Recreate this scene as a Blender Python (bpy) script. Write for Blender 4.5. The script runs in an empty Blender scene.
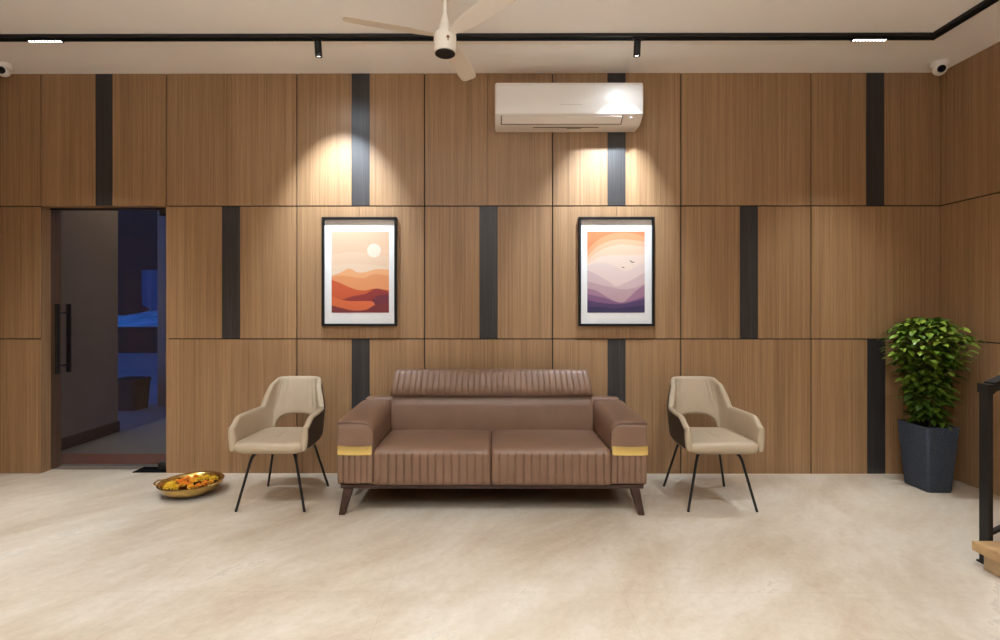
import bpy, bmesh, math, random
from mathutils import Vector, Matrix
PI = math.pi
random.seed(7)
scene = bpy.context.scene
COL = scene.collection

# ------------------------------------------------------------------ helpers
def tag(o, label=None, cat=None, group=None, kind=None):
    if label: o['label'] = label
    if cat: o['category'] = cat
    if group: o['group'] = group
    if kind: o['kind'] = kind
    return o

def empty(name, label, cat, loc=(0, 0, 0), rz=0, group=None):
    o = bpy.data.objects.new(name, None)
    COL.objects.link(o)
    o.empty_display_size = 0.1
    o.location = loc
    o.rotation_euler = (0, 0, rz)
    return tag(o, label, cat, group)

def obj(name, bm, mats, parent=None, smooth=False, loc=None, auto=None):
    me = bpy.data.meshes.new(name)
    bmesh.ops.recalc_face_normals(bm, faces=bm.faces)
    if smooth:
        for f in bm.faces: f.smooth = True
        if auto is not None:
            for e in bm.edges:
                if len(e.link_faces) == 2 and e.calc_face_angle(0) > auto: e.smooth = False
    bm.to_mesh(me); bm.free()
    o = bpy.data.objects.new(name, me)
    COL.objects.link(o)
    for m in (mats if isinstance(mats, (list, tuple)) else [mats]): me.materials.append(m)
    if parent: o.parent = parent
    if loc: o.location = loc
    return o

def box(bm, x0, x1, y0, y1, z0, z1, bev=0, seg=2, mi=0, M=None):
    t = bmesh.new()
    vs = [t.verts.new((x, y, z)) for x in (x0, x1) for y in (y0, y1) for z in (z0, z1)]
    for q in ((0, 1, 3, 2), (4, 6, 7, 5), (0, 4, 5, 1), (2, 3, 7, 6), (0, 2, 6, 4), (1, 5, 7, 3)):
        t.faces.new([vs[i] for i in q])
    if bev > 0:
        bmesh.ops.bevel(t, geom=list(t.edges), offset=bev, segments=seg, affect='EDGES', profile=0.5)
    merge(bm, t, mi, M)
    return bm

def merge(bm, t, mi=0, M=None):
    idx = {}
    for v in t.verts:
        idx[v] = bm.verts.new(M @ v.co if M else v.co)
    for f in t.faces:
        try:
            n = bm.faces.new([idx[v] for v in f.verts]); n.material_index = mi; n.smooth = f.smooth
        except ValueError: pass
    t.free()

def loft(bm, rings, closed=True, cap0=True, cap1=True, mi=0, loop=False):
    """quads between successive point rings"""
    R = [[bm.verts.new(p) for p in r] for r in rings]
    n = len(R[0])
    rng = range(len(R)) if loop else range(len(R) - 1)
    for i in rng:
        a, b = R[i], R[(i + 1) % len(R)]
        for j in range(n if closed else n - 1):
            k = (j + 1) % n
            f = bm.faces.new((a[j], a[k], b[k], b[j])); f.material_index = mi
    if closed and cap0: bm.faces.new(R[0][::-1]).material_index = mi
    if closed and cap1: bm.faces.new(R[-1]).material_index = mi
    return R

def frames(path):
    P = [Vector(p) for p in path]
    T = []
    for i in range(len(P)):
        a, b = P[max(i - 1, 0)], P[min(i + 1, len(P) - 1)]
        T.append((b - a).normalized())
    up = Vector((0, 0, 1)) if abs(T[0].z) < 0.9 else Vector((1, 0, 0))
    n = (up - T[0] * up.dot(T[0])).normalized()
    out = []
    for i, t in enumerate(T):
        n = (n - t * n.dot(t)).normalized()
        out.append((P[i], t, n, t.cross(n)))
    return out

def tube(bm, path, rad, seg=12, mi=0, loop=False):
    F = frames(path)
    rings = []
    for i, (p, t, n, b) in enumerate(F):
        r = rad[i] if isinstance(rad, (list, tuple)) else rad
        rings.append([p + (n * math.cos(2 * PI * k / seg) + b * math.sin(2 * PI * k / seg)) * r for k in range(seg)])
    loft(bm, rings, True, not loop, not loop, mi, loop)
    return bm

def bend(path, r, n=6):
    """round the inner corners of a polyline"""
    P = [Vector(p) for p in path]
    out = [P[0]]
    for i in range(1, len(P) - 1):
        a, c, b = P[i - 1], P[i], P[i + 1]
        d0, d1 = (a - c), (b - c)
        l = min(r, d0.length * .49, d1.length * .49)
        p0, p1 = c + d0.normalized() * l, c + d1.normalized() * l
        for k in range(n + 1):
            t = k / n
            out.append(p0 * (1 - t) ** 2 + c * 2 * t * (1 - t) + p1 * t * t)
    out.append(P[-1])
    return out

def lathe(bm, prof, seg=32, mi=0, M=None, close=False):
    """prof: list of (r, z); revolve about z"""
    t = bmesh.new()
    R = []
    for r, z in prof:
        if r < 1e-6: R.append([t.verts.new((0, 0, z))])
        else: R.append([t.verts.new((r * math.cos(2 * PI * k / seg), r * math.sin(2 * PI * k / seg), z)) for k in range(seg)])
    for i in range(len(R) - 1):
        a, b = R[i], R[i + 1]
        for j in range(seg):
            k = (j + 1) % seg
            vs = [a[j % len(a)], a[k % len(a)], b[k % len(b)], b[j % len(b)]]
            u = []
            for v in vs:
                if v not in u: u.append(v)
            if len(u) > 2: t.faces.new(u)
    merge(bm, t, mi, M)
    return bm

def rrect(hx, hy, r, n=6, cx=0, cy=0):
    pts = []
    for (sx, sy, a0) in ((1, 1, 0), (-1, 1, 90), (-1, -1, 180), (1, -1, 270)):
        for k in range(n + 1):
            a = math.radians(a0 + 90 * k / n)
            pts.append((cx + sx * (hx - r) + r * math.cos(a), cy + sy * (hy - r) + r * math.sin(a)))
    return pts

def smooth01(t):
    t = min(1, max(0, t)); return t * t * (3 - 2 * t)

def lin(v):
    v /= 255.0
    return v / 12.92 if v <= .04045 else ((v + .055) / 1.055) ** 2.4
def rgb(r, g, b): return (lin(r), lin(g), lin(b), 1)

# ------------------------------------------------------------------ materials
def mat(name):
    m = bpy.data.materials.new(name); m.use_nodes = True
    nt = m.node_tree
    return m, nt, nt.nodes['Principled BSDF']
def nd(nt, typ, **kw):
    n = nt.nodes.new(typ)
    for k, v in kw.items():
        if k in n.inputs: n.inputs[k].default_value = v
        else: setattr(n, k, v)
    return n
def ramp(nt, fac, stops):
    r = nt.nodes.new('ShaderNodeValToRGB')
    e = r.color_ramp.elements
    while len(e) < len(stops): e.new(0.5)
    for i, (p, c) in enumerate(stops): e[i].position = p; e[i].color = c
    nt.links.new(fac, r.inputs[0])
    return r
def bump(nt, bs, h, strength, dist):
    b = nd(nt, 'ShaderNodeBump'); b.inputs['Strength'].default_value = strength; b.inputs['Distance'].default_value = dist
    nt.links.new(h, b.inputs['Height']); nt.links.new(b.outputs[0], bs.inputs['Normal'])

def simple(name, col, rough=.5, metal=0, spec=.5, nscale=0, namt=.08, bscale=0, bstr=.1, coat=0):
    m, nt, bs = mat(name)
    bs.inputs['Base Color'].default_value = col
    bs.inputs['Roughness'].default_value = rough
    bs.inputs['Metallic'].default_value = metal
    bs.inputs['Specular IOR Level'].default_value = spec
    bs.inputs['Coat Weight'].default_value = coat
    tc = nd(nt, 'ShaderNodeTexCoord')
    if nscale:
        n = nd(nt, 'ShaderNodeTexNoise', Scale=nscale, Detail=5.0)
        nt.links.new(tc.outputs['Object'], n.inputs['Vector'])
        d = tuple(c * (1 - namt) for c in col[:3]) + (1,); l = tuple(min(1, c * (1 + namt)) for c in col[:3]) + (1,)
        r = ramp(nt, n.outputs['Fac'], [(.3, d), (.7, l)])
        nt.links.new(r.outputs[0], bs.inputs['Base Color'])
    if bscale:
        v = nd(nt, 'ShaderNodeTexNoise', Scale=bscale, Detail=3.0)
        nt.links.new(tc.outputs['Object'], v.inputs['Vector'])
        bump(nt, bs, v.outputs['Fac'], bstr, .002)
    return m

def wood(name, dark, mid, light, rough=.42, fine=70, tone=.12):
    m, nt, bs = mat(name)
    geo = nd(nt, 'ShaderNodeNewGeometry'); oi = nd(nt, 'ShaderNodeObjectInfo')
    off = nd(nt, 'ShaderNodeVectorMath', operation='SCALE'); off.inputs[0].default_value = (7.3, 7.3, 31.7)
    nt.links.new(oi.outputs['Random'], off.inputs['Scale'])
    add = nd(nt, 'ShaderNodeVectorMath', operation='ADD')
    nt.links.new(geo.outputs['Position'], add.inputs[0]); nt.links.new(off.outputs[0], add.inputs[1])
    def noise(sx, sz, det, dist=0):
        mp = nd(nt, 'ShaderNodeMapping'); mp.inputs['Scale'].default_value = (sx, sx, sz)
        nt.links.new(add.outputs[0], mp.inputs['Vector'])
        n = nd(nt, 'ShaderNodeTexNoise', Scale=1.0, Detail=det, Roughness=.6); n.inputs['Distortion'].default_value = dist
        nt.links.new(mp.outputs[0], n.inputs['Vector']); return n
    n1 = noise(fine, 0.7, 4.0, .25)
    n2 = noise(14, 0.25, 3.0, .5)
    n3 = noise(180, 3.0, 2.0)
    mx = nd(nt, 'ShaderNodeMix', data_type='FLOAT'); mx.inputs[0].default_value = .42
    nt.links.new(n1.outputs['Fac'], mx.inputs[2]); nt.links.new(n2.outputs['Fac'], mx.inputs[3])
    mx2 = nd(nt, 'ShaderNodeMix', data_type='FLOAT'); mx2.inputs[0].default_value = .25
    nt.links.new(mx.outputs[0], mx2.inputs[2]); nt.links.new(n3.outputs['Fac'], mx2.inputs[3])
    r = ramp(nt, mx2.outputs[0], [(.34, dark), (.5, mid), (.66, light)])
    # a slightly different tone for every board
    hs = nd(nt, 'ShaderNodeHueSaturation')
    mr = nd(nt, 'ShaderNodeMapRange'); mr.inputs[3].default_value = 1 - tone; mr.inputs[4].default_value = 1 + tone
    nt.links.new(oi.outputs['Random'], mr.inputs[0]); nt.links.new(mr.outputs[0], hs.inputs['Value'])
    nt.links.new(r.outputs[0], hs.inputs['Color']); nt.links.new(hs.outputs[0], bs.inputs['Base Color'])
    bs.inputs['Roughness'].default_value = rough
    bs.inputs['Specular IOR Level'].default_value = .5
    bump(nt, bs, mx2.outputs[0], .12, .001)
    return m

M_WOOD = wood('oak_laminate', rgb(124, 93, 63), rgb(148, 114, 80), rgb(168, 133, 97), .45, 70, .05)
M_STRIP = wood('charcoal_laminate', rgb(34, 31, 30), rgb(47, 43, 42), rgb(66, 61, 59), .42, 60, .05)
M_GROOVE = simple('groove_black', rgb(26, 19, 14), .8)
M_WALL = simple('painted_wall', rgb(112, 100, 88), .85, nscale=2, namt=.02)
M_CEIL = simple('ceiling_paint', rgb(248, 244, 239), .9, nscale=1.5, namt=.015)
M_BLACK = simple('black_powder_coat', rgb(22, 21, 21), .45, spec=.4, bscale=300, bstr=.05)
M_BLACKM = simple('black_metal', rgb(18, 17, 17), .35, spec=.5)
M_MATTE = simple('matte_black', rgb(14, 13, 13), .9, spec=.1)
M_FRAME = simple('black_frame', rgb(15, 12, 11), .5, spec=.25)
M_LEATHER = simple('brown_leather', rgb(121, 92, 74), .42, spec=.45, nscale=9, namt=.06, bscale=420, bstr=.25)
M_PIPE = simple('brown_piping', rgb(96, 66, 50), .5, nscale=9)
M_DARKWOOD = simple('walnut_legs', rgb(58, 36, 28), .4, nscale=20, namt=.2)
M_GOLD = simple('polished_gold', rgb(255, 226, 146), .4, metal=1)
M_BEIGE = simple('beige_leatherette', rgb(174, 157, 134), .45, spec=.4, nscale=7, namt=.04, bscale=380, bstr=.2)
M_OUTER = simple('dark_brown_leatherette', rgb(64, 52, 43), .45, nscale=8, namt=.08, bscale=380, bstr=.2)
M_BRASS = simple('brass', rgb(206, 172, 102), .22, metal=1, nscale=14, namt=.18)
M_WHITE = simple('white_plastic', rgb(232, 224, 216), .28, spec=.5, nscale=3, namt=.01)
M_FAN = simple('fan_white', rgb(236, 226, 212), .4, nscale=3, namt=.01)
M_GREY = simple('grey_line', rgb(190, 182, 174), .5)
M_DARKGREY = simple('louvre_shadow', rgb(84, 76, 70), .6)
M_LENS = simple('dark_lens', rgb(10, 10, 12), .08, spec=.8)
M_SOIL = simple('soil', rgb(44, 32, 24), .95, nscale=60, namt=.4, bscale=90, bstr=.8)
M_STEM = simple('bark', rgb(84, 66, 44), .8, nscale=40, namt=.25)
M_MATW = simple('mat_board', rgb(250, 248, 246), .8, nscale=40, namt=.01)
M_EMBLEM = simple('bronze_emblem', rgb(128, 82, 44), .4, metal=.6)
M_STONE = simple('step_stone', rgb(176, 142, 100), .35, nscale=14, namt=.28)
M_RISER = simple('step_riser', rgb(196, 170, 132), .45, nscale=6, namt=.1)
M_OUTWALL = simple('outside_plaster', rgb(158, 144, 124), .85, nscale=3, namt=.05)
M_OUTDARK = simple('outside_dark_stone', rgb(36, 32, 30), .9, nscale=5, namt=.35, bscale=8, bstr=.6)
M_OUTPALE = simple('outside_pale_gravel', rgb(190, 190, 190), .9, nscale=2.2, namt=.35)
M_OUTFLOOR = simple('outside_paving', rgb(120, 118, 116), .6, nscale=1.2, namt=.15)
M_SKIRT = simple('dark_granite', rgb(56, 50, 46), .5, nscale=30, namt=.2)
M_MAT = simple('red_mat', rgb(128, 58, 42), .95, nscale=90, namt=.2, bscale=200, bstr=.5)
M_TUB = simple('black_tub', rgb(20, 20, 22), .6)
M_TARP = simple('blue_cloth', rgb(52, 110, 128), .8, nscale=6, namt=.1)
M_PETALY = simple('marigold_yellow', rgb(246, 208, 64), .75, nscale=60, namt=.18)
M_PETALO = simple('marigold_orange', rgb(238, 150, 44), .75, nscale=60, namt=.18)
M_PETALD = simple('marigold_amber', rgb(246, 182, 56), .75, nscale=60, namt=.18)
M_CORE = simple('crevice_shade', rgb(150, 84, 10), .85, nscale=60)  # dark tone standing in for shade in the crevices between blooms
M_WATER = simple('dark_water', rgb(70, 40, 12), .1, spec=.6)

def floor_mat():
    m, nt, bs = mat('beige_marble')
    geo = nd(nt, 'ShaderNodeNewGeometry')
    rot = nd(nt, 'ShaderNodeMapping'); rot.inputs['Scale'].default_value = (.75, 1.7, 1)
    turn = nd(nt, 'ShaderNodeMapping'); turn.inputs['Rotation'].default_value = (0, 0, math.radians(-48))
    nt.links.new(geo.outputs['Position'], turn.inputs['Vector']); nt.links.new(turn.outputs[0], rot.inputs['Vector'])
    n1 = nd(nt, 'ShaderNodeTexNoise', Scale=1.25, Detail=9.0, Roughness=.66, Distortion=.3)
    n2 = nd(nt, 'ShaderNodeTexNoise', Scale=2.3, Detail=6.0, Roughness=.6, Distortion=1.6)
    n3 = nd(nt, 'ShaderNodeTexNoise', Scale=26.0, Detail=4.0, Roughness=.7)
    for n in (n1, n2): nt.links.new(rot.outputs[0], n.inputs['Vector'])
    nt.links.new(geo.outputs['Position'], n3.inputs['Vector'])
    base = ramp(nt, n1.outputs['Fac'], [(.34, rgb(178, 160, 139)), (.5, rgb(196, 182, 164)), (.66, rgb(211, 201, 188))])
    # veins: a thin band where the noise crosses one value
    sub = nd(nt, 'ShaderNodeMath', operation='SUBTRACT'); sub.inputs[1].default_value = .5
    ab = nd(nt, 'ShaderNodeMath', operation='ABSOLUTE')
    nt.links.new(n2.outputs['Fac'], sub.inputs[0]); nt.links.new(sub.outputs[0], ab.inputs[0])
    vr = ramp(nt, ab.outputs[0], [(0.0, (1, 1, 1, 1)), (.025, (0, 0, 0, 1))])
    vm = nd(nt, 'ShaderNodeMath', operation='MULTIPLY'); vm.inputs[1].default_value = .12
    nt.links.new(vr.outputs[0], vm.inputs[0])
    mix = nd(nt, 'ShaderNodeMix', data_type='RGBA')
    nt.links.new(vm.outputs[0], mix.inputs[0]); nt.links.new(base.outputs[0], mix.inputs[6]); mix.inputs[7].default_value = rgb(216, 206, 192)
    sp = ramp(nt, n3.outputs['Fac'], [(.35, (.93, .92, .90, 1)), (.6, (1, 1, 1, 1))])
    mul = nd(nt, 'ShaderNodeMix', data_type='RGBA', blend_type='MULTIPLY'); mul.inputs[0].default_value = 1
    nt.links.new(mix.outputs[2], mul.inputs[6]); nt.links.new(sp.outputs[0], mul.inputs[7])
    br = nd(nt, 'ShaderNodeTexBrick'); br.offset = 0
    br.inputs['Scale'].default_value = 1; br.inputs['Mortar Size'].default_value = .0015
    br.inputs['Brick Width'].default_value = 1.08; br.inputs['Row Height'].default_value = 1.08
    br.inputs['Color1'].default_value = (.985, .985, .985, 1); br.inputs['Color2'].default_value = (1, 1, 1, 1); br.inputs['Mortar'].default_value = (.88, .85, .8, 1)
    mp = nd(nt, 'ShaderNodeMapping'); mp.inputs['Location'].default_value = (-.59 + 10.8, -2.344 + 10.8, 0)
    nt.links.new(geo.outputs['Position'], mp.inputs['Vector']); nt.links.new(mp.outputs[0], br.inputs['Vector'])
    mul2 = nd(nt, 'ShaderNodeMix', data_type='RGBA', blend_type='MULTIPLY'); mul2.inputs[0].default_value = 1
    nt.links.new(mul.outputs[2], mul2.inputs[6]); nt.links.new(br.outputs['Color'], mul2.inputs[7])
    nt.links.new(mul2.outputs[2], bs.inputs['Base Color'])
    rr = ramp(nt, n1.outputs['Fac'], [(.3, (.34, .34, .34, 1)), (.7, (.26, .26, .26, 1))])
    nt.links.new(rr.outputs[0], bs.inputs['Roughness'])
    bs.inputs['Specular IOR Level'].default_value = .35
    return m
M_FLOOR = floor_mat()

def glass_mat(name, tint, refl=1.0):
    m = bpy.data.materials.new(name); m.use_nodes = True
    nt = m.node_tree; nt.nodes.clear()
    out = nt.nodes.new('ShaderNodeOutputMaterial')
    tr = nt.nodes.new('ShaderNodeBsdfTransparent'); tr.inputs[0].default_value = tint
    gl = nt.nodes.new('ShaderNodeBsdfGlossy'); gl.inputs['Roughness'].default_value = .01
    lw = nt.nodes.new('ShaderNodeLayerWeight')          # Schlick reflectance, the same from both faces
    pw = nd(nt, 'ShaderNodeMath', operation='POWER'); pw.inputs[1].default_value = 5
    nt.links.new(lw.outputs['Facing'], pw.inputs[0])
    mu = nd(nt, 'ShaderNodeMath', operation='MULTIPLY_ADD'); mu.inputs[1].default_value = .96 * refl; mu.inputs[2].default_value = .04 * refl
    nt.links.new(pw.outputs[0], mu.inputs[0])
    mx = nt.nodes.new('ShaderNodeMixShader')
    nt.links.new(mu.outputs[0], mx.inputs[0]); nt.links.new(tr.outputs[0], mx.inputs[1]); nt.links.new(gl.outputs[0], mx.inputs[2])
    nt.links.new(mx.outputs[0], out.inputs[0])
    return m
M_DOORGLASS = glass_mat('tinted_door_glass', (.80, .785, .77, 1), 1.4)
M_CLEAR = glass_mat('clear_glass', (.99, .99, .99, 1), .8)

def emit(name, col, s):
    m, nt, bs = mat(name)
    bs.inputs['Base Color'].default_value = (.8, .8, .8, 1)
    bs.inputs['Emission Color'].default_value = col; bs.inputs['Emission Strength'].default_value = s
    return m
M_LED = emit('led_lens', (1, .93, .88, 1), 9)

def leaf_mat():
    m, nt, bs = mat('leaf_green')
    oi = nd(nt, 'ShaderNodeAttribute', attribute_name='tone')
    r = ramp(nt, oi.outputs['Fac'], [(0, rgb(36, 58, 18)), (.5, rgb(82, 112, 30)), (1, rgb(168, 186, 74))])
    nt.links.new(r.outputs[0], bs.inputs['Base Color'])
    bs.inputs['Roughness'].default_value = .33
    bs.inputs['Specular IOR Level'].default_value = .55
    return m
M_LEAF = leaf_mat()

def pot_mat():
    m, nt, bs = mat('speckled_slate_pot')
    tc = nd(nt, 'ShaderNodeTexCoord')
    mp = nd(nt, 'ShaderNodeMapping'); mp.inputs['Scale'].default_value = (1, 1, 1)
    nt.links.new(tc.outputs['Object'], mp.inputs['Vector'])
    n = nd(nt, 'ShaderNodeTexNoise', Scale=150.0, Detail=3.0, Roughness=.7)
    nt.links.new(mp.outputs[0], n.inputs['Vector'])
    r = ramp(nt, n.outputs['Fac'], [(.35, rgb(33, 40, 52)), (.55, rgb(52, 62, 78)), (.72, rgb(90, 102, 122))])
    nt.links.new(r.outputs[0], bs.inputs['Base Color'])
    bs.inputs['Roughness'].default_value = .75
    bump(nt, bs, n.outputs['Fac'], .6, .003)
    return m
M_POT = pot_mat()

# ------------------------------------------------------------------ camera
F, VX, VY, H = 508.0, 494.5, 307.0, 1.315
cam_d = bpy.data.cameras.new('camera'); cam = bpy.data.objects.new('camera', cam_d); COL.objects.link(cam)
cam_d.sensor_width = 36; cam_d.lens = F * 36 / 1000
YAW = math.radians(0.18)
cam_d.shift_x = (500 - (VX - .5 - F * math.tan(YAW))) / 1000
cam_d.shift_y = -(320 - VY) / 1000
cam.location = (0, 0, H); cam.rotation_euler = (PI / 2, 0, YAW)
cam_d.clip_start = .05
scene.camera = cam

# ------------------------------------------------------------------ room
XL, XR, YB, YW, ZC = -3.9, 3.504, -4.2, 4.0, 3.156
ZS = [0.0, 1.063, 2.110, ZC]
DX0, DX1, DZ = -3.579, -2.587, 2.110         # door opening

def structure(name, bm, m, parent=None, **k):
    o = obj(name, bm, m, parent, **k)
    if parent is None: o['kind'] = 'structure'
    return o

bm = bmesh.new(); box(bm, XL - .3, XR + .3, YB - .2, 4.19, -.12, 0); structure('floor', bm, M_FLOOR)
bm = bmesh.new(); box(bm, XL - .3, XR + .3, YB - .2, 4.19, ZC, ZC + .15); structure('ceiling', bm, M_CEIL)
bm = bmesh.new()
box(bm, XL - .3, DX0 - .012, 4.012, 4.19, 0, ZC)
box(bm, DX0 - .012, DX1 + .012, 4.012, 4.19, DZ + .012, ZC)
box(bm, DX1 + .012, XR + .3, 4.012, 4.19, 0, ZC)
wall_back = structure('wall_back', bm, M_GROOVE)
G = .0044      # half groove
def panels(row, segs):
    z0, z1 = ZS[row] + (0.002 if row == 0 else G), ZS[row + 1] - (G if row < 2 else 0)
    for (x0, x1, kind) in segs:
        bm = bmesh.new()
        if kind == 's': box(bm, x0, x1, YW + .001, YW + .013, z0, z1)
        else: box(bm, x0, x1, YW, YW + .013, z0, z1, .0012, 1)
        obj('accent_strip' if kind == 's' else 'wood_panel', bm, M_STRIP if kind == 's' else M_WOOD, wall_back)
J = .0008
def spl(edges):
    """edges: list of (x, type) where type g=groove, j=tight joint, s=strip start, e=strip end, w=end of wall"""
    out = []
    for (a, ta), (b, tb) in zip(edges, edges[1:]):
        o = {'g': G, 'j': J, 's': J, 'e': J, 'w': 0}
        out.append((a + (o[ta] if ta != 's' else 0), b - (o[tb] if tb != 'e' else 0), 's' if ta == 's' else 'p'))
    return out
panels(2, spl([(XL, 'w'), (-3.579, 'g'), (-3.146, 's'), (-3.012, 'e'), (-2.587, 'g'), (-2.067, 'j'), (-1.555, 'g'), (-1.122, 's'), (-.980, 'e'), (-.547, 'g'), (-.05, 'j'), (.461, 'g'), (.894, 's'), (1.035, 'e'), (1.469, 'g'), (1.992, 'j'), (2.492, 'g'), (2.925, 's'), (3.067, 'e'), (XR, 'w')]))
panels(1, spl([(XL, 'w'), (DX0, 'w')]) + spl([(DX1, 'w'), (-2.146, 's'), (-2.004, 'e'), (-1.555, 'g'), (-1.06, 'j'), (-.547, 'g'), (-.114, 's'), (.028, 'e'), (.461, 'g'), (.965, 'j'), (1.469, 'g'), (1.933, 's'), (2.075, 'e'), (2.492, 'g'), (2.996, 'j'), (XR, 'w')]))
panels(0, spl([(XL, 'w'), (DX0, 'w')]) + spl([(DX1, 'w'), (-2.075, 'j'), (-1.555, 'g'), (-1.122, 's'), (-.980, 'e'), (-.547, 'g'), (-.05, 'j'), (.461, 'g'), (.894, 's'), (1.035, 'e'), (1.469, 'g'), (1.992, 'j'), (2.492, 'g'), (2.933, 's'), (3.075, 'e'), (XR, 'w')]))
# reveals of the doorway
bm = bmesh.new(); box(bm, DX0 - .012, DX0, YW + .014, 4.19, 0, DZ); obj('door_reveal', bm, M_WOOD, wall_back)
bm = bmesh.new(); box(bm, DX1, DX1 + .012, YW + .014, 4.19, 0, DZ); obj('door_reveal', bm, M_WOOD, wall_back)
bm = bmesh.new(); box(bm, DX0, DX1, YW + .014, 4.19, DZ, DZ + .012); obj('door_reveal', bm, M_WOOD, wall_back)

def side_wall(name, x, s, y0, y1):
    """panelled side wall; s = +1 when the room is on its +x side"""
    bm = bmesh.new(); box(bm, *(sorted((x - s * .012, x - s * .3))), YB, y1 + .012, 0, ZC)
    w = structure(name, bm, M_GROOVE)
    for row in range(3):
        z0, z1 = ZS[row] + (0.002 if row == 0 else G), ZS[row + 1] - (G if row < 2 else 0)
        y = y1; k = 0
        while y > y0 + .05:
            yn = max(y - 1.008, y0)
            bm = bmesh.new()
            a, b = sorted((x, x - s * .012))
            box(bm, a, b, yn + G, y - (G if k else 0.0), z0, z1, .0012, 1)
            obj('wood_panel', bm, M_WOOD, w)
            y = yn; k += 1
    return w
side_wall('wall_left', XL, 1, YB, YW)
side_wall('wall_right', XR, -1, YB, YW)
bm = bmesh.new(); box(bm, XL - .3, XR + .3, YB - .2, YB, 0, ZC); structure('wall_front', bm, M_WALL)
bm = bmesh.new(); box(bm, DX1, XR, YW - .004, YW, 0, .004); structure('trim_1', bm, simple('white_sealant', rgb(220, 208, 190), .6))

# ------------------------------------------------------------------ glass door
door = bpy.data.objects.new('door_1', None); COL.objects.link(door); door.location = (DX0, 4.09, 0); door['kind'] = 'structure'
def dpart(name, bm, m, **k):
    bm.transform(Matrix.Translation((-DX0, -4.09, 0)))
    return obj(name, bm, m, door, **k)
bm = bmesh.new(); box(bm, DX0 + .006, DX1 - .006, 4.084, 4.096, .012, DZ - .018); dpart('glass_pane', bm, M_DOORGLASS)
HX = -3.479
for yb, zt, zb in ((4.035, 1.339, .783), (4.145, 1.339, .783)):
    bm = bmesh.new(); box(bm, HX - .0125, HX + .0125, yb - .0125, yb + .0125, zb, zt, .002, 1); hb = dpart('pull_handle', bm, M_BLACKM)
for z in (1.268, .845):
    bm = bmesh.new(); tube(bm, [(HX, 4.0475, z), (HX, 4.1325, z)], .008, 10); dpart('handle_standoff', bm, M_BLACKM, smooth=True, auto=.6)
bm = bmesh.new(); box(bm, -2.69, DX1 - .001, 4.07, 4.11, DZ - .062, DZ - .006, .002, 1); dpart('top_patch_fitting', bm, M_BLACKM)
bm = bmesh.new(); box(bm, -2.70, DX1 - .001, 4.07, 4.11, .010, .065, .002, 1); dpart('bottom_patch_fitting', bm, M_BLACKM)
bm = bmesh.new(); box(bm, -2.87, DX1 - .001, 4.02, 4.16, .0005, .006, .001, 1); dpart('floor_spring_cover', bm, M_MATTE)
bm = bmesh.new(); box(bm, DX0 + .002, DX1 - .002, 4.08, 4.10, DZ - .012, DZ - .001); dpart('head_gap_shade', bm, M_BLACKM)  # black strip in place of the shade above the glass

# ------------------------------------------------------------------ outside, beyond the door
bm = bmesh.new(); box(bm, -30, 8, 4.19, 34, -.12, 0); structure('ground', bm, M_OUTFLOOR)
bm = bmesh.new(); box(bm, -4.6, -3.97, 4.19, 5.35, 0, 3.3); structure('wall_corridor', bm, M_OUTWALL)
bm = bmesh.new(); box(bm, -3.97, -3.958, 4.19, 5.362, 0, .11); box(bm, -4.6, -3.958, 5.35, 5.362, 0, .11); structure('baseboard_corridor', bm, M_SKIRT)
bm = bmesh.new(); box(bm, -4.48, 1.0, 6.75, 7.0, 0, 3.3); structure('wall_porch', bm, M_OUTWALL)
bm = bmesh.new(); box(bm, -4.6, 1.0, 4.19, 7.0, 3.3, 3.45); structure('ceiling_porch', bm, M_OUTWALL)
bm = bmesh.new(); box(bm, -14, -6.5, 14.5, 14.7, 0, .744, .01, 1); structure('wall_garden', bm, M_OUTDARK)
bm = bmesh.new()
rings = []
for i in range(25):
    x = -14 + 7.5 * i / 24
    rings.append([(x, 14.7, 0), (x, 14.7, .70 + .04 * math.sin(i * 2.1)), (x, 15.4, .86 + .06 * math.sin(i * 1.3)), (x, 17, 1.12 + .1 * math.sin(i * .9)), (x, 17, 0)])
loft(bm, rings); structure('terrain_bank', bm, M_OUTPALE)
bm = bmesh.new(); box(bm, -30, 0, 17.0, 17.3, 0, 9); structure('wall_exterior', bm, M_OUTDARK)
bm = bmesh.new()      # hanging sheet, pinned to the far wall
rings = []
for i in range(17):
    t = i / 16
    x = -11.75 + .95 * t
    low = .95 + .75 * abs(t - .55) + .05 * math.sin(9 * t)
    y = 16.9 + .05 * math.sin(14 * t)
    rings.append([(x, y, 2.55), (x, y, (2.55 + low) / 2), (x + .04, y - .02, low), (x + .04, y + .02, low), (x, y + .03, (2.55 + low) / 2), (x, y + .03, 2.55)])
loft(bm, rings)
tag(obj('hanging_cloth', bm, M_TARP, smooth=True, auto=.9), 'pale blue cloth hanging in the dark outdoors behind the glass door', 'cloth')
bm = bmesh.new()
prof = []
rr = rrect(.16, .16, .05)
def ring(sc, z): return [(-4.68 + p[0] * sc, 6.55 + p[1] * sc, z) for p in rr]
loft(bm, [ring(.86, 0.0), ring(.86, .01), ring(1.0, .36), ring(1.04, .362), ring(1.04, .395), ring(.98, .40), ring(.92, .395), ring(.9, .3)])
tag(obj('planter_tub', bm, M_TUB, smooth=True, auto=.6), 'black tub standing on the paving outside behind the glass door', 'tub')
bm = bmesh.new(); box(bm, -3.95, -2.5, 4.24, 4.52, 0, .008, .003, 1)
tag(obj('doormat', bm, M_MAT), 'red-brown doormat lying just outside the glass door', 'doormat')

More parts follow.
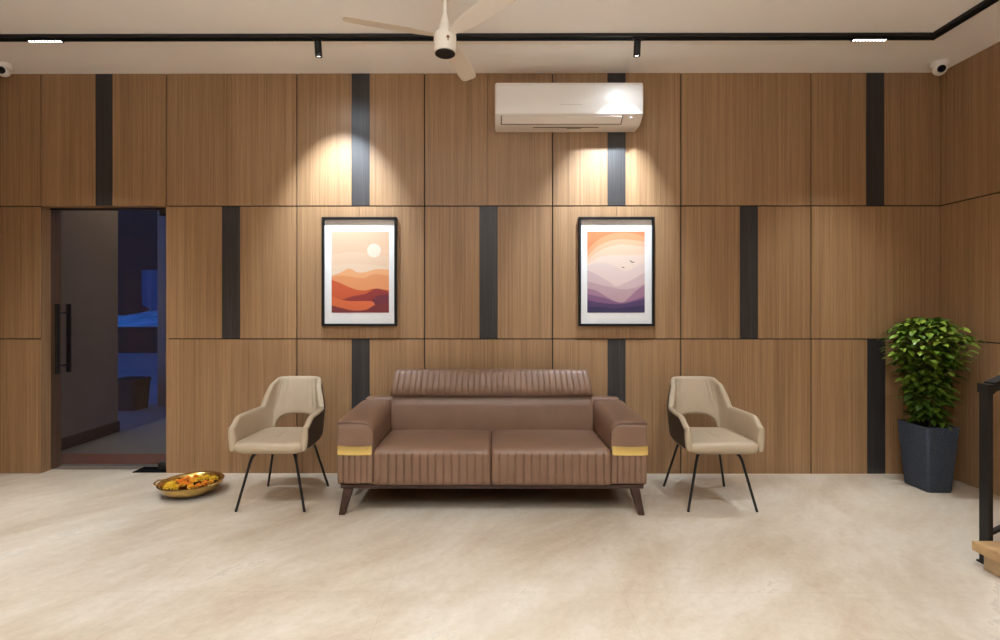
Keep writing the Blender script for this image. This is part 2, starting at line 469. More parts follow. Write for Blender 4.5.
# ------------------------------------------------------------------ sofa
sofa = empty('sofa', 'brown leather two-seater sofa with gold bands between two beige chairs', 'sofa', (-.0125, 3.58, 0))
SX, SY = -.0125, 3.58
sofa.scale = (1.008, 1, 1)
def sp(name, bm, m, parent=None, **k):
    bm.transform(Matrix.Translation((-SX, -SY, 0)))
    return obj(name, bm, m, parent or sofa, **k)
def scallop(u, pitch, depth):
    d = abs(u / pitch - round(u / pitch)) * 2              # 0 in the groove, 1 on the crown of the flute
    return -depth * (.8 * math.exp(-(d / .16) ** 2) + .2 * (1 - d * (2 - d)))
CHF = (0, .05, .12, .22, .5, .78, .88, .95)
def chan_x(n, x0, x1):
    return [x0 + (x1 - x0) * (k + f) / n for k in range(n) for f in CHF] + [x1]
def cushion(x0, x1, y0, y1, z0, z1, nch, name):
    pitch = (x1 - x0) / nch
    n = nch * 8
    rings = []
    for x in chan_x(nch, x0, x1):
        e = min(x - x0, x1 - x)
        edge = 0.016 * (1 - min(1, e / .03)) ** 2          # rounded ends
        dome = .016 * (1 - ((2 * x - x0 - x1) / (x1 - x0)) ** 4)
        sc = -scallop(x - x0, pitch, .008)
        zt = z1 - edge
        P = [(y1, z0), (y0 + .01 + edge, z0), (y0 + sc + edge, z0 + .012)]
        for k in range(1, 6): P.append((y0 + sc + edge, z0 + .012 + (z1 - z0 - .062) * k / 5))
        ss = sc * .8
        P += [(y0 + ss + edge + .001, zt - .036), (y0 + .008 + edge + ss * .3, zt - .022), (y0 + .020 + edge, zt - .010), (y0 + .045 + edge, zt - .002)]
        for k in range(1, 9):
            t = k / 8
            P.append((y0 + .045 + edge + (y1 - y0 - .07 - edge) * t, zt + dome * math.sin(PI * min(1, t * .9 + .05)) + (-.012 * t)))
        P += [(y1 - .008, zt - .02), (y1, zt - .04)]
        rings.append([(x, a, b) for a, b in P])
    bm = bmesh.new(); loft(bm, rings)
    return sp(name, bm, M_LEATHER, smooth=True, auto=1.2)
ZT, ZB = .418, .188
cushion(-.763, -.0205, 3.205, 3.80, ZB, ZT, 15, 'seat_cushion')
cushion(-.0165, .739, 3.205, 3.80, ZB, ZT, 15, 'seat_cushion')

def arm(side):
    xo, xi = (-.988, -.757) if side < 0 else (.963, .733)
    def X(a): return xo + (xi - xo) * a        # 0 outer .. 1 inner
    def profile(zt, z0, grow=0):
        w = abs(xi - xo)
        P = [(0.06 , z0), (0.0, z0 + .03), (0, z0 + .1), (0, zt - .15), (0, zt - .012), (.012, zt - .003), (.05, zt)]
        P += [(.30, zt + .004), (.55, zt)]
        r = .075
        for k in range(0, 9):
            a = PI / 2 * (1 - k / 8)
            P.append((1 - r / w + r / w * math.cos(a), zt - r + r * math.sin(a)))
        P += [(1, zt - .2), (1, z0 + .05), (1, z0)]
        return P
    rings = []
    for y, dz, ins in ((3.232, -.012, .012), (3.226, -.006, .004), (3.232, .0, .0), (3.25, .004, 0), (3.30, .008, 0), (3.45, .014, 0), (3.65, .02, 0), (3.84, .024, 0), (3.89, .018, 0), (3.905, .0, .006)):
        rings.append([(X(a + (ins if a < .5 else -ins)), y, z) for a, z in profile(.585 + dz, .188)])
    bm = bmesh.new(); loft(bm, rings)
    a = sp('armrest', bm, M_LEATHER, smooth=True, auto=.8)
    # front pad: smooth above, fluted below
    bm = bmesh.new()
    def fz(al):           # top edge of the front pad following the arm
        w = abs(xi - xo); r = .072
        d = (1 - al) * w
        return .572 if d > r else .572 - r + math.sqrt(max(0, r * r - (r - d) ** 2))
    n = 60
    g = []
    alphas = chan_x(6, .012, .988)
    n = len(alphas) - 1
    for i, al in enumerate(alphas):
        t = fz(al)
        sc = -scallop((al - .012) / .976, 1 / 6.0, .008)
        e = .008 * (1 - min(1, min(i, n - i) / 3)) ** 2
        col = [(X(al), 3.234, .19)]
        lo = .19 + (.012 if al > .1 else .03 * (1 - al / .1) + .012 * al / .1)
        for k in range(8): col.append((X(al), 3.208 + sc + e, lo + (.384 - lo) * k / 7))
        col.append((X(al), 3.213 + e, .390))
        for k in range(1, 7): col.append((X(al), 3.213 + e, .390 + (t - .008 - .390) * k / 6))
        col += [(X(al), 3.219, t), (X(al), 3.234, t)]
        g.append(col)
    loft(bm, g)
    sp('front_pad', bm, M_LEATHER, smooth=True, auto=.9).parent = a
    # piping along the top of the front
    path = [(X(al), 3.2165, fz(al) + .004) for al in [i / 40 for i in range(0, 40)]] + [(X(1.0), 3.2165, .50)]
    bm = bmesh.new(); tube(bm, path, .0035, 8); sp('piping', bm, M_PIPE, smooth=True).parent = a
    # gold band, slightly dented sheet wrapped round the front
    g = []
    rnd = random.Random(3 + side)
    for i in range(25):
        al = (.03 if side < 0 else .0) + (.92 if side < 0 else .96) * i / 24
        w = .0009 * math.sin(i * .8 + side)
        yy = 3.2035 + w + (.004 * (1 - min(1, min(i, 24 - i) / 2)))
        sag = -.005 * math.sin(PI * i / 24)
        g.append([(X(al), yy + .009, .380 + sag * .4), (X(al), yy + .0015, .380 + sag * .4), (X(al), yy - .003, .395 + sag * .6), (X(al), yy - .001, .415 + sag), (X(al), yy + .003, .436 + sag), (X(al), yy + .009, .437 + sag)])
    bm = bmesh.new(); loft(bm, g)
    b = sp('gold_band', bm, M_GOLD, smooth=True, auto=.9); b.parent = a; b['label'] = 'shiny gold band'
arm(-1); arm(1)
# back: low frame across the whole width, plain back pad, fluted headrest
bm = bmesh.new(); box(bm, -.980, .955, 3.88, 3.972, .19, .622, .018, 3); sp('back_frame', bm, M_LEATHER, smooth=True, auto=.7)
def slab(x0, x1, prof, nch, depth, name, ends=.02, taper=0):
    """prof: list of (y, z, flute 0..1) around a closed section; loft along x with flutes"""
    n = max(2, nch * 8)
    rings = []
    cy = sum(p[0] for p in prof) / len(prof); cz = sum(p[1] for p in prof) / len(prof)
    for x in chan_x(nch, x0, x1):
        e = min(x - x0, x1 - x)
        s = 1 - .10 * (1 - min(1, e / ends)) ** 2
        sc = scallop(x - x0, (x1 - x0) / nch, depth) if depth else 0
        xm = (x0 + x1) / 2
        rings.append([(xm + (x - xm) * (1 - taper * max(0, (z - .66) / .2)), cy + (y - cy) * s - sc * f, cz + (z - cz) * s) for y, z, f in prof])
    bm = bmesh.new(); loft(bm, rings)
    return sp(name, bm, M_LEATHER, smooth=True, auto=1.1)
slab(-.752, .727, [(3.74, .36, 0), (3.735, .42, 0), (3.738, .50, 0), (3.748, .58, 0), (3.765, .645, 0), (3.79, .66, 0), (3.85, .66, 0), (3.885, .64, 0), (3.885, .36, 0)], 10, 0, 'backrest')
slab(-.760, .722, [(3.742, .668, .4), (3.737, .676, 1), (3.742, .715, 1), (3.752, .75, 1), (3.768, .787, 1), (3.788, .820, 1), (3.806, .838, .8), (3.826, .847, .4), (3.85, .843, .1), (3.87, .825, 0), (3.868, .76, 0), (3.86, .68, 0), (3.845, .655, 0), (3.80, .653, 0), (3.76, .656, 0)], 34, .0055, 'headrest', .035, .035)
bm = bmesh.new(); tube(bm, [(-.758, 3.734, .664), (.720, 3.734, .664)], .004, 8); sp('piping', bm, M_PIPE, smooth=True)
bm = bmesh.new(); box(bm, -.968, .943, 3.225, 3.96, .161, .189, .004, 1); sp('base_rail', bm, M_DARKWOOD)
for lx, s in ((-.92, -1), (.888, 1)):
    for ly, sy in ((3.245, -1), (3.90, 1)):
        def ring4(cx, cy, hx, hy, z): return [(cx + p[0], cy + p[1], z) for p in rrect(hx, hy, .006, 3)]
        bm = bmesh.new()
        loft(bm, [ring4(lx + s * .036, ly + sy * .022, .019, .017, 0), ring4(lx + s * .035, ly + sy * .021, .020, .018, .005), ring4(lx, ly, .030,   .026, .163)])
        sp('leg', bm, M_DARKWOOD, smooth=True, auto=.6)

# ------------------------------------------------------------------ armchairs
def rotpt(p): return p
def make_chair(name, label, loc, rz):
    root = empty(name, label, 'armchair', loc, rz, None)
    # plan path of the padded shell, from the left arm front round the back to the right arm front
    key = [(-.248, -.258), (-.250, -.20), (-.248, -.10), (-.241, .0), (-.230, .085), (-.212, .150), (-.180, .196), (-.115, .217), (0, .223)]
    key = key + [(-x, y) for x, y in key[-2::-1]]
    # Catmull-Rom
    pts = []
    for i in range(len(key) - 1):
        p0, p1, p2, p3 = [Vector(key[max(0, min(len(key) - 1, i + d))]) for d in (-1, 0, 1, 2)]
        for k in range(8):
            t = k / 8
            pts.append(.5 * ((2 * p1) + (p2 - p0) * t + (2 * p0 - 5 * p1 + 4 * p2 - p3) * t * t + (3 * p1 - p0 - 3 * p2 + p3) * t ** 3))
    pts.append(Vector(key[-1]))
    N = len(pts)
    L = [0]
    for a, b in zip(pts, pts[1:]): L.append(L[-1] + (b - a).length)
    tot = L[-1]
    def data(i):
        p = pts[i]
        a, b = pts[max(i - 1, 0)], pts[min(i + 1, N - 1)]
        t = (b - a).normalized()
        nrm = Vector((t.y, -t.x))                       # inward (towards the seat centre)
        if nrm.dot(Vector((0, -.03)) - p) < 0: nrm = -nrm
        s = abs(L[i] - tot / 2)                         # distance along the path from the middle of the back
        return p, nrm, s
    S_ARM = .262                                         # where the back turns into the arm
    s_end = tot / 2
    def top(s):
        if s < S_ARM:
            return .802 - .004 * (s / S_ARM) ** 2 - .030 * smooth01((s - S_ARM + .06) / .06) ** 2
        u = (s - S_ARM) / (s_end - S_ARM)
        back = .612 - .006 * u
        j = smooth01((s - S_ARM) / .022)
        h = (.768) * (1 - j) + back * j
        h -= .050 * smooth01((u - .70) / .30) ** 1.5
        return h
    def bottom(s):
        a = .160
        if s < a: return .425 + .110 * math.sqrt(max(0, 1 - (s / a) ** 3.2))
        return .425 - .032 * smooth01((s - a) / .25)
    def bulk(s):                                         # how much the column leans like the back
        return 1 - smooth01((s - .235) / .075)
    TH = .044
    SEG_V = 14
    loops = []
    for i in range(N):
        p, nrm, s = data(i)
        zt, zb = top(s), bottom(s)
        lb = bulk(s)
        th = TH * (.86 + .14 * lb)
        pl = 0
        def at(d, z, v):
            # d = inward offset from the outer face
            q = p + nrm * d
            x, y = q.x, q.y
            if z > .60:
                k = (z - .60) / .2
                x *= 1 - .20 * k
            y += lb * max(0, (z - .45)) * .25
            # arms flare out a touch at the top
            if lb < .5: x += (1 if x > 0 else -1) * (z - .44) * .05 * (1 - lb)
            return (x, y, z)
        C = []
        h = zt - zb
        r = min(th / 2, h * .3)
        for k in range(SEG_V + 1):
            v = k / SEG_V; C.append((at(0 + .004 * math.sin(PI * v) * -1, zb + r + (h - 2 * r) * v, v), 'o'))
        for k in range(1, 6):
            a = PI * k / 6; C.append((at(th / 2 - th / 2 * math.cos(a), zt - r + r * math.sin(a), 1), 'r'))
        for k in range(SEG_V + 1):
            v = 1 - k / SEG_V
            fl = 0
            z = zb + r + (h - 2 * r) * v
            if s < .19:
                amt = smooth01((.19 - s) / .03) * smooth01((z - .57) / .05) * (1 - smooth01((z - .765) / .03))
                fl = scallop(s + .0225, .045, .012) * amt
            C.append((at(th + .006 * math.sin(PI * v) + fl, z, v), 'i'))
        for k in range(1, 6):
            a = PI * k / 6; C.append((at(th / 2 + th / 2 * math.cos(a), zb + r - r * math.sin(a), 0), 'b'))
        loops.append((C, s, L[i]))
    nC = len(loops[0][0])
    iA0 = min(range(N), key=lambda i: abs(loops[i][2] - (tot / 2 - S_ARM - .012)))
    iA1 = N - 1 - iA0
    kinds = [c[1] for c in loops[0][0]]
    def build(i0, i1, want, nm, m, caps=(False, False)):
        bm = bmesh.new()
        V = {}
        def v(i, j):
            if (i, j) not in V: V[i, j] = bm.verts.new(loops[i][0][j][0])
            return V[i, j]
        for i in range(i0, i1):
            for j in range(nC):
                k = (j + 1) % nC
                outer = kinds[j] == 'o' and kinds[k] == 'o'
                if outer == want: bm.faces.new((v(i, j), v(i, k), v(i + 1, k), v(i + 1, j)))
        if want is False:
            for c, e, dirn in ((caps[0], i0, -1), (caps[1], i1, 1)):
                if c:        # rounded arm front
                    ring0 = [Vector(loops[e][0][j][0]) for j in range(nC)]
                    cen = sum(ring0, Vector()) / nC
                    prev = [v(e, j) for j in range(nC)]
                    for q in range(1, 5):
                        a = PI / 2 * q / 4
                        sc = math.cos(a) * .85 + .15 if q < 4 else .18
                        cur = []
                        for j in range(nC):
                            w = ring0[j]
                            cur.append(bm.verts.new((cen.x + (w.x - cen.x) * sc, w.y - .020 * math.sin(a), cen.z + (w.z - cen.z) * (1 - .14 * (1 - math.cos(a))))))
                        for j in range(nC):
                            k = (j + 1) % nC
                            bm.faces.new((prev[j], prev[k], cur[k], cur[j]))
                        prev = cur
                    bm.faces.new(prev)
        return obj(nm, bm, m, root, smooth=True, auto=1.3)
    build(iA0, iA1, False, 'backrest', M_BEIGE)
    build(0, iA0, False, 'armrest', M_BEIGE, (True, False))
    build(iA1, N - 1, False, 'armrest', M_BEIGE, (False, True))
    o = build(0, N - 1, True, 'outer_shell', M_OUTER); o['label'] = 'dark brown outer shell'
    # seat
    def seat_ring(z, ins, front=0):
        pts = rrect(.218 - ins, .232 - ins, .06, 6, 0, -.055)
        out = []
        for x, y in pts:
            w = 1 + .07 * smooth01((-y + .05) / .25)
            out.append((x * w, y - (front if y < -.2 else 0), z))
        return out
    rings = [seat_ring(z - .008, i) for z, i in ((.385, .05), (.386, .03), (.395, .012), (.41, .002), (.428, 0), (.446, .002), (.456, .010), (.461, .024), (.463, .05), (.464, .10), (.465, .16))]
    bm = bmesh.new(); loft(bm, rings)
    obj('seat', bm, M_BEIGE, root, smooth=True, auto=1.0)
    bm = bmesh.new(); lathe(bm, [(0, .362), (.09, .362), (.095, .366), (.095, .378), (.09, .386), (0, .386)], 24)
    obj('mounting_plate', bm, M_BLACKM, root, smooth=True, auto=.6)
    for sx in (-1, 1):
        for fy in (-1, 1):
            foot = (sx * .221, -.231 if fy < 0 else .236, .0)
            knee = (sx * .135, -.175 if fy < 0 else .15, .372)
            path = bend([(sx * .03, -.03 * -fy, .373), knee, foot], .075, 8)
            rad = [.0115] * 2 + [.0118 - .0035 * max(0, i - 2) / (len(path) - 3) for i in range(2, len(path))]
            bm = bmesh.new(); tube(bm, path, rad, 12); obj('leg', bm, M_BLACKM, root, smooth=True, auto=.9)
    return root
chair = make_chair('armchair', 'beige cut-out back armchair on black legs beside the brass bowl', (-1.438, 3.49, 0), 0)
def dup(root, loc, rz, label):
    c = root.copy(); COL.objects.link(c); c.location = loc; c.rotation_euler = (0, 0, rz); c['label'] = label
    for ch in root.children:
        d = ch.copy(); COL.objects.link(d); d.parent = c
        for g in ch.children:
            e = g.copy(); COL.objects.link(e); e.parent = d
    return c
chair2 = dup(chair, (1.467, 3.495, 0), 0, 'beige cut-out back armchair on black legs on the potted plant side of the sofa')
for c in (chair, chair2): c['group'] = 'armchairs either side of the sofa'

# ------------------------------------------------------------------ framed pictures
def poly_layer(bm, pts, y, mi):
    vs = [bm.verts.new((x, y, z)) for x, z in pts]
    f = bm.faces.new(vs); f.material_index = mi
    return f
def cr(P, n=8):
    out = []
    for i in range(len(P) - 1):
        p0, p1, p2, p3 = [Vector(P[max(0, min(len(P) - 1, i + d))]) for d in (-1, 0, 1, 2)]
        for k in range(n):
            t = k / n
            q = .5 * ((2 * p1) + (p2 - p0) * t + (2 * p0 - 5 * p1 + 4 * p2 - p3) * t * t + (3 * p1 - p0 - 3 * p2 + p3) * t ** 3)
            out.append((min(max(q.x, P[0][0]), P[-1][0]), q.y))
    out.append(P[-1])
    return out
def picture(name, label, x0, x1, z0, z1, px0, px1, pz0, pz1, layers, u0, u1, v0, v1):
    cx = (x0 + x1) / 2
    root = empty(name, label, 'picture', (cx, 4.0, z0), 0, 'framed posters above the sofa')
    T = Matrix.Translation((-cx, -4.0, -z0))
    def pp(nm, bm, m, **k):
        bm.transform(T); return obj(nm, bm, m, root, **k)
    bm = bmesh.new(); w = .018; yf, yb = 3.966, 3.999
    box(bm, x0, x1, yf, yb, z1 - w, z1, .0015, 1); box(bm, x0, x1, yf, yb, z0, z0 + w, .0015, 1)
    box(bm, x0, x0 + w, yf, yb, z0 + w, z1 - w, .0015, 1); box(bm, x1 - w, x1, yf, yb, z0 + w, z1 - w, .0015, 1)
    pp('frame', bm, M_FRAME)
    bm = bmesh.new(); box(bm, x0 + w - .001, x1 - w + .001, 3.989, 3.995, z0 + w - .001, z1 - w + .001); pp('mat_board', bm, M_MATW)
    bm = bmesh.new(); box(bm, x0 + w - .001, x1 - w + .001, 3.9735, 3.9755, z0 + w - .001, z1 - w + .001); pp('glass_pane', bm, M_CLEAR)
    def U(u): return px0 + (px1 - px0) * (u - u0) / (u1 - u0)
    def V(v): return pz1 - (pz1 - pz0) * (v - v0) / (v1 - v0)
    bm = bmesh.new(); mats = []
    for i, (kind, col, P) in enumerate(layers):
        m = simple('print_ink', rgb(*col), .7, nscale=3, namt=.02); mats.append(m)
        y = 3.9885 - .00012 * i
        if kind == 'bg': pts = [(u0, v0), (u1, v0), (u1, v1), (u0, v1)]
        elif kind == 'hill': pts = cr(P) + [(u1, v1), (u0, v1)]
        elif kind == 'disc': pts = [(P[0] + P[2] * math.cos(2 * PI * k / 32), P[1] + P[2] * math.sin(2 * PI * k / 32)) for k in range(32)]
        else: pts = P
        poly_layer(bm, [(U(u), V(min(max(v, v0), v1))) for u, v in pts], y, i)
    pp('print', bm, mats)
    return root
picture('framed_poster', 'black framed poster of orange desert hills under a pale sun', -1.349, -.762, 1.166, 2.019, -1.276, -.825, 1.271, 1.907,
 [('bg', (229, 190, 158), None), ('hill', (233, 200, 170), [(143, 250), (250, 235), (407, 255)]), ('hill', (236, 208, 180), [(143, 300), (250, 290), (407, 305)]),
  ('disc', (243, 228, 208), (338, 230, 32)),
  ('hill', (233, 170, 120), [(143, 345), (175, 335), (200, 322), (218, 312), (240, 318), (262, 330), (300, 329), (350, 315), (407, 318)]),
  ('hill', (226, 150, 98), [(143, 352), (190, 345), (230, 350), (290, 356), (340, 338), (407, 345)]),
  ('hill', (200, 88, 48), [(143, 364), (180, 378), (220, 396), (260, 410), (300, 413), (340, 405), (407, 412)]),
  ('hill', (146, 46, 44), [(143, 470), (190, 456), (240, 440), (300, 428), (350, 404), (407, 420)]),
  ('hill', (112, 40, 58), [(143, 515), (300, 480), (350, 440), (407, 432)]),
  ('hill', (216, 106, 60), [(143, 438), (180, 454), (230, 462), (300, 462), (335, 466), (350, 490), (407, 515)]),
  ('hill', (120, 40, 44), [(143, 482), (190, 494), (240, 505), (300, 502), (340, 482), (407, 466)])], 143, 407, 143, 515)
picture('framed_poster', 'black framed poster of purple valley waves with two birds', .662, 1.255, 1.166, 2.019, .732, 1.182, 1.271, 1.907,
 [('bg', (234, 136, 88), None),
  ('hill', (240, 160, 114), [(128, 232), (150, 205), (200, 168), (260, 150), (330, 150), (392, 166)]),
  ('hill', (242, 186, 150), [(128, 258), (170, 215), (230, 186), (300, 178), (392, 190)]),
  ('hill', (241, 204, 176), [(128, 275), (170, 240), (230, 212), (300, 202), (392, 214)]),
  ('hill', (238, 214, 198), [(128, 292), (180, 262), (240, 250), (310, 252), (392, 248)]),
  ('hill', (230, 206, 198), [(128, 302), (180, 285), (240, 296), (300, 322), (350, 305), (392, 285)]),
  ('hill', (214, 186, 186), [(128, 320), (180, 345), (230, 375), (262, 395), (300, 380), (350, 355), (392, 330)]),
  ('hill', (196, 162, 168), [(128, 372), (180, 385), (230, 396), (290, 408), (350, 400), (392, 382)]),
  ('hill', (166, 122, 146), [(128, 404), (170, 414), (210, 438), (250, 460), (290, 468), (320, 446), (350, 416), (392, 388)]),
  ('hill', (132, 92, 128), [(128, 430), (200, 446), (260, 466), (300, 468), (350, 454), (392, 440)]),
  ('hill', (84, 60, 104), [(128, 458), (180, 468), (240, 475), (300, 474), (392, 450)]),
  ('hill', (56, 44, 86), [(128, 486), (200, 490), (260, 496), (392, 480)]),
  ('bird', (40, 34, 44), [(322, 273), (330, 279), (336, 282), (347, 282), (338, 286), (332, 285), (326, 281)]),
  ('bird', (60, 48, 54), [(285, 302), (291, 306), (300, 308), (294, 311), (290, 309)])], 128, 392, 143, 515)

# ------------------------------------------------------------------ air conditioner
ac = empty('air_conditioner', 'white wall air conditioner mounted above the purple poster', 'air conditioner', (.56, 4.0, 2.69))
def ap(nm, bm, m, **k):
    bm.transform(Matrix.Translation((-.56, -4.0, -2.69))); return obj(nm, bm, m, ac, **k)
ax0, ax1 = .006, 1.114
prof = [(3.999, 2.985), (3.80, 2.989), (3.787, 2.985), (3.780, 2.972), (3.776, 2.88), (3.776, 2.752), (3.778, 2.747), (3.790, 2.742), (3.85, 2.700), (3.90, 2.690), (3.999, 2.690)]
bm = bmesh.new()
rings = []
for x, s in ((ax0, .93), (ax0 + .006, .985), (ax0 + .016, 1), (ax1 - .016, 1), (ax1 - .006, .985), (ax1, .93)):
    rings.append([(x, 3.999 - (3.999 - y) * s, 2.85 + (z - 2.85) * s) for y, z in prof])
loft(bm, rings); ap('body', bm, M_WHITE, smooth=True, auto=.5)
bm = bmesh.new()      # front cover, a plate standing a few millimetres proud
loft(bm, [[(x, y, z) for y, z in ((3.778, 2.970), (3.772, 2.962), (3.769, 2.88), (3.769, 2.757), (3.772, 2.750), (3.779, 2.750))] for x in (ax0 + .012, ax1 - .012)])
ap('front_cover', bm, M_WHITE, smooth=True, auto=.5)
bm = bmesh.new()      # louvre flap lying on the slanting underside
def sl(t, o): return (3.790 + .06 * t - o * .57, 2.742 - .042 * t - o * .82)
def flapbox(bm, x0, x1, t0, t1, o0, o1, mi=0):
    loft(bm, [[(x, *sl(t0, o0)), (x, *sl(t1, o0)), (x, *sl(t1, o1)), (x, *sl(t0, o1))] for x in (x0, x1)], mi=mi)
flapbox(bm, .06, .955, .02, .90, .001, .007); f = ap('louvre_flap', bm, M_WHITE)
bm = bmesh.new(); flapbox(bm, .055, .96, .92, 1.02, .0, .004); flapbox(bm, .052, .0585, .0, 1.0, 0, .003); flapbox(bm, .957, .9635, .0, 1.0, 0, .003); ap('louvre_gap', bm, M_DARKGREY)
bm = bmesh.new(); box(bm, .30, .80, 3.885, 3.896, 2.6885, 2.6905); box(bm, .56, .67, 3.91, 3.92, 2.6885, 2.6905); ap('underside_vent', bm, M_DARKGREY)
bm = bmesh.new(); box(bm,   .490, .655, 3.7682, 3.7695, 2.816, 2.819); ap('badge_line', bm, M_GREY)
bm = bmesh.new(); box(bm, 1.012, 1.03, 3.788, 3.80, 2.722, 2.734); ap('receiver_mark', bm, M_DARKGREY)

# ------------------------------------------------------------------ ceiling fan
fx, fy, fz = -.281, 2.916, 2.845
fan = empty('ceiling_fan', 'white three-blade ceiling fan hanging on a rod', 'ceiling fan', (fx, fy, fz))
def fp(nm, bm, m, **k): return obj(nm, bm, m, fan, **k)
bm = bmesh.new(); lathe(bm, [(0, .045), (.045, .045), (.058, .038), (.064, .026), (.065, .0), (.065, -.066), (.062, -.072), (.055, -.074), (0, -.074)], 40); fp('motor_housing', bm, M_FAN, smooth=True, auto=.6)
bm = bmesh.new(); lathe(bm, [(0, -.0735), (.057, -.0735), (.058, -.078), (.054, -.081), (0, -.082)], 40); c = fp('bottom_cap', bm, M_BLACK, smooth=True, auto=.6); c['label'] = 'black round bottom cap'
bm = bmesh.new(); lathe(bm, [(.014, .15), (.020, .13), (.034, .075), (.040, .048), (0, .048)], 32); fp('coupling_cover', bm, M_FAN, smooth=True, auto=.8)
bm = bmesh.new(); tube(bm, [(0, 0, .10), (0, 0, ZC - fz - .01)], .0105, 14); fp('down_rod', bm, M_FAN, smooth=True, auto=.8)
bm = bmesh.new(); lathe(bm, [(0, ZC - fz), (.06, ZC - fz), (.058, ZC - fz - .02), (.04, ZC - fz - .06), (.018, ZC - fz - .085), (0, ZC - fz - .085)], 32); fp('ceiling_canopy', bm, M_FAN, smooth=True, auto=.6)
def mk_blade():
    bm = bmesh.new(); rings = []
    pitch = math.radians(-14)
    st = [(.06, .024, 0), (.09, .028, .2), (.14, .044, .7), (.22, .055, 1), (.34, .058, 1), (.46, .056, 1), (.53, .052, 1), (.555, .044, 1), (.565, .028, 1)]
    for r, hw, tw in st:
        a = pitch * (.6 + .4 * tw); ring = []
        for k in range(16):
            th = 2 * PI * k / 16
            w, t = hw * math.cos(th), .0035 * math.sin(th) * (1 if abs(math.cos(th)) < .95 else .6) + .007 * (1 - (math.cos(th)) ** 2) * .5
            ring.append((r, w * math.cos(a) - t * math.sin(a), w * math.sin(a) + t * math.cos(a)))
        rings.append(ring)
    loft(bm, rings); return bm
for k, a in enumerate((78, 199, 312)):
    b = fp('blade', mk_blade(), M_FAN, smooth=True, auto=1.0); b.rotation_euler = (0, 0, math.radians(a)); b.location = (0, 0, .022)
bm = bmesh.new(); lathe(bm, [(0, .0665), (.009, .0665), (.009, .064), (0, .064)], 16, M=Matrix.Translation((0, 0, -.01)) @ Matrix.Rotation(math.radians(20), 4, 'Z') @ Matrix.Rotation(PI / 2, 4, 'X'))
box(bm, -.003, .003, -.002, .002, -.006, .002, M=Matrix.Rotation(math.radians(20), 4, 'Z') @ Matrix.Translation((0, -.0655, -.024)))
fp('emblem', bm, M_EMBLEM)

# ------------------------------------------------------------------ lighting track and its fixtures
TZ0, TZ1 = ZC - .022, ZC - .0005
TX0, TX1, TY, TYB, TW = -3.36, 2.97, 3.445, -2.9, .030
bm = bmesh.new()
def rectring(o): return [(TX0 - o, TYB - o), (TX1 + o, TYB - o), (TX1 + o, TY + o), (TX0 - o, TY + o)]
prof = [(-TW, TZ0), (-TW, TZ1), (TW, TZ1), (TW, TZ0), (TW - .006, TZ0), (TW - .006, TZ0 + .012), (-TW + .006, TZ0 + .012), (-TW + .006, TZ0)]
rings = []
for k in range(4): rings.append([(rectring(o)[k][0], rectring(o)[k][1], z) for o, z in prof])
loft(bm, rings, loop=True)
tag(obj('lighting_track', bm, M_BLACK), 'black rectangular lighting track fixed under the ceiling', 'track')

def area(name, loc, sx, sy, power, col, rot=(0, 0, 0), spread=180):
    d = bpy.data.lights.new(name, 'AREA'); d.shape = 'RECTANGLE'; d.size = sx; d.size_y = sy; d.energy = power; d.color = col; d.spread = math.radians(spread)
    o = bpy.data.objects.new(name, d); COL.objects.link(o); o.location = loc; o.rotation_euler = rot
    return o
GRILLE_W, GRILLE_C = 8, (.885, .957, 1)
def grille(x, y, label, rz=0, power=GRILLE_W):
    r = empty('grille_downlight', label, 'track light', (x, y, TZ0), rz, 'linear grille lights')
    bm = bmesh.new(); L = .115 
    box(bm, -L, L, -.017, .017, -.010, -.0005, .001, 1)
    for i in range(11): 
        xx = -L + .002 + (2 * L - .004) * i / 10
        box(bm, xx - .0015, xx + .0015, -.016, .016, -.016, -.010)
    box(bm, -L, L, -.017, -.0145, -.016, -.010); box(bm, -L, L, .0145, .017, -.016, -.010)
    obj('housing', bm, M_BLACK, r)
    for i in range(10):
        xx = -L + .002 + (2 * L - .004) * (i + .5) / 10
        bm = bmesh.new(); lathe(bm, [(0, -.0175), (.0075, -.0165), (.0098, -.013), (.0098, -.010), (0, -.010)], 12, M=Matrix.Translation((xx, 0, 0)))
        obj('lens', bm, M_LED, r)
    a = area('grille_lamp', (0, 0, -.022), .24, .028, power, GRILLE_C, spread=64); a.parent = r
    return r
grille((44.5 - VX) / 127 * .861, TY, 'lit linear grille light on the track above the glass door')
grille((869 - VX) / 127 * .861, TY, 'lit linear grille light on the track above the potted plant')
SPOT_W = 290
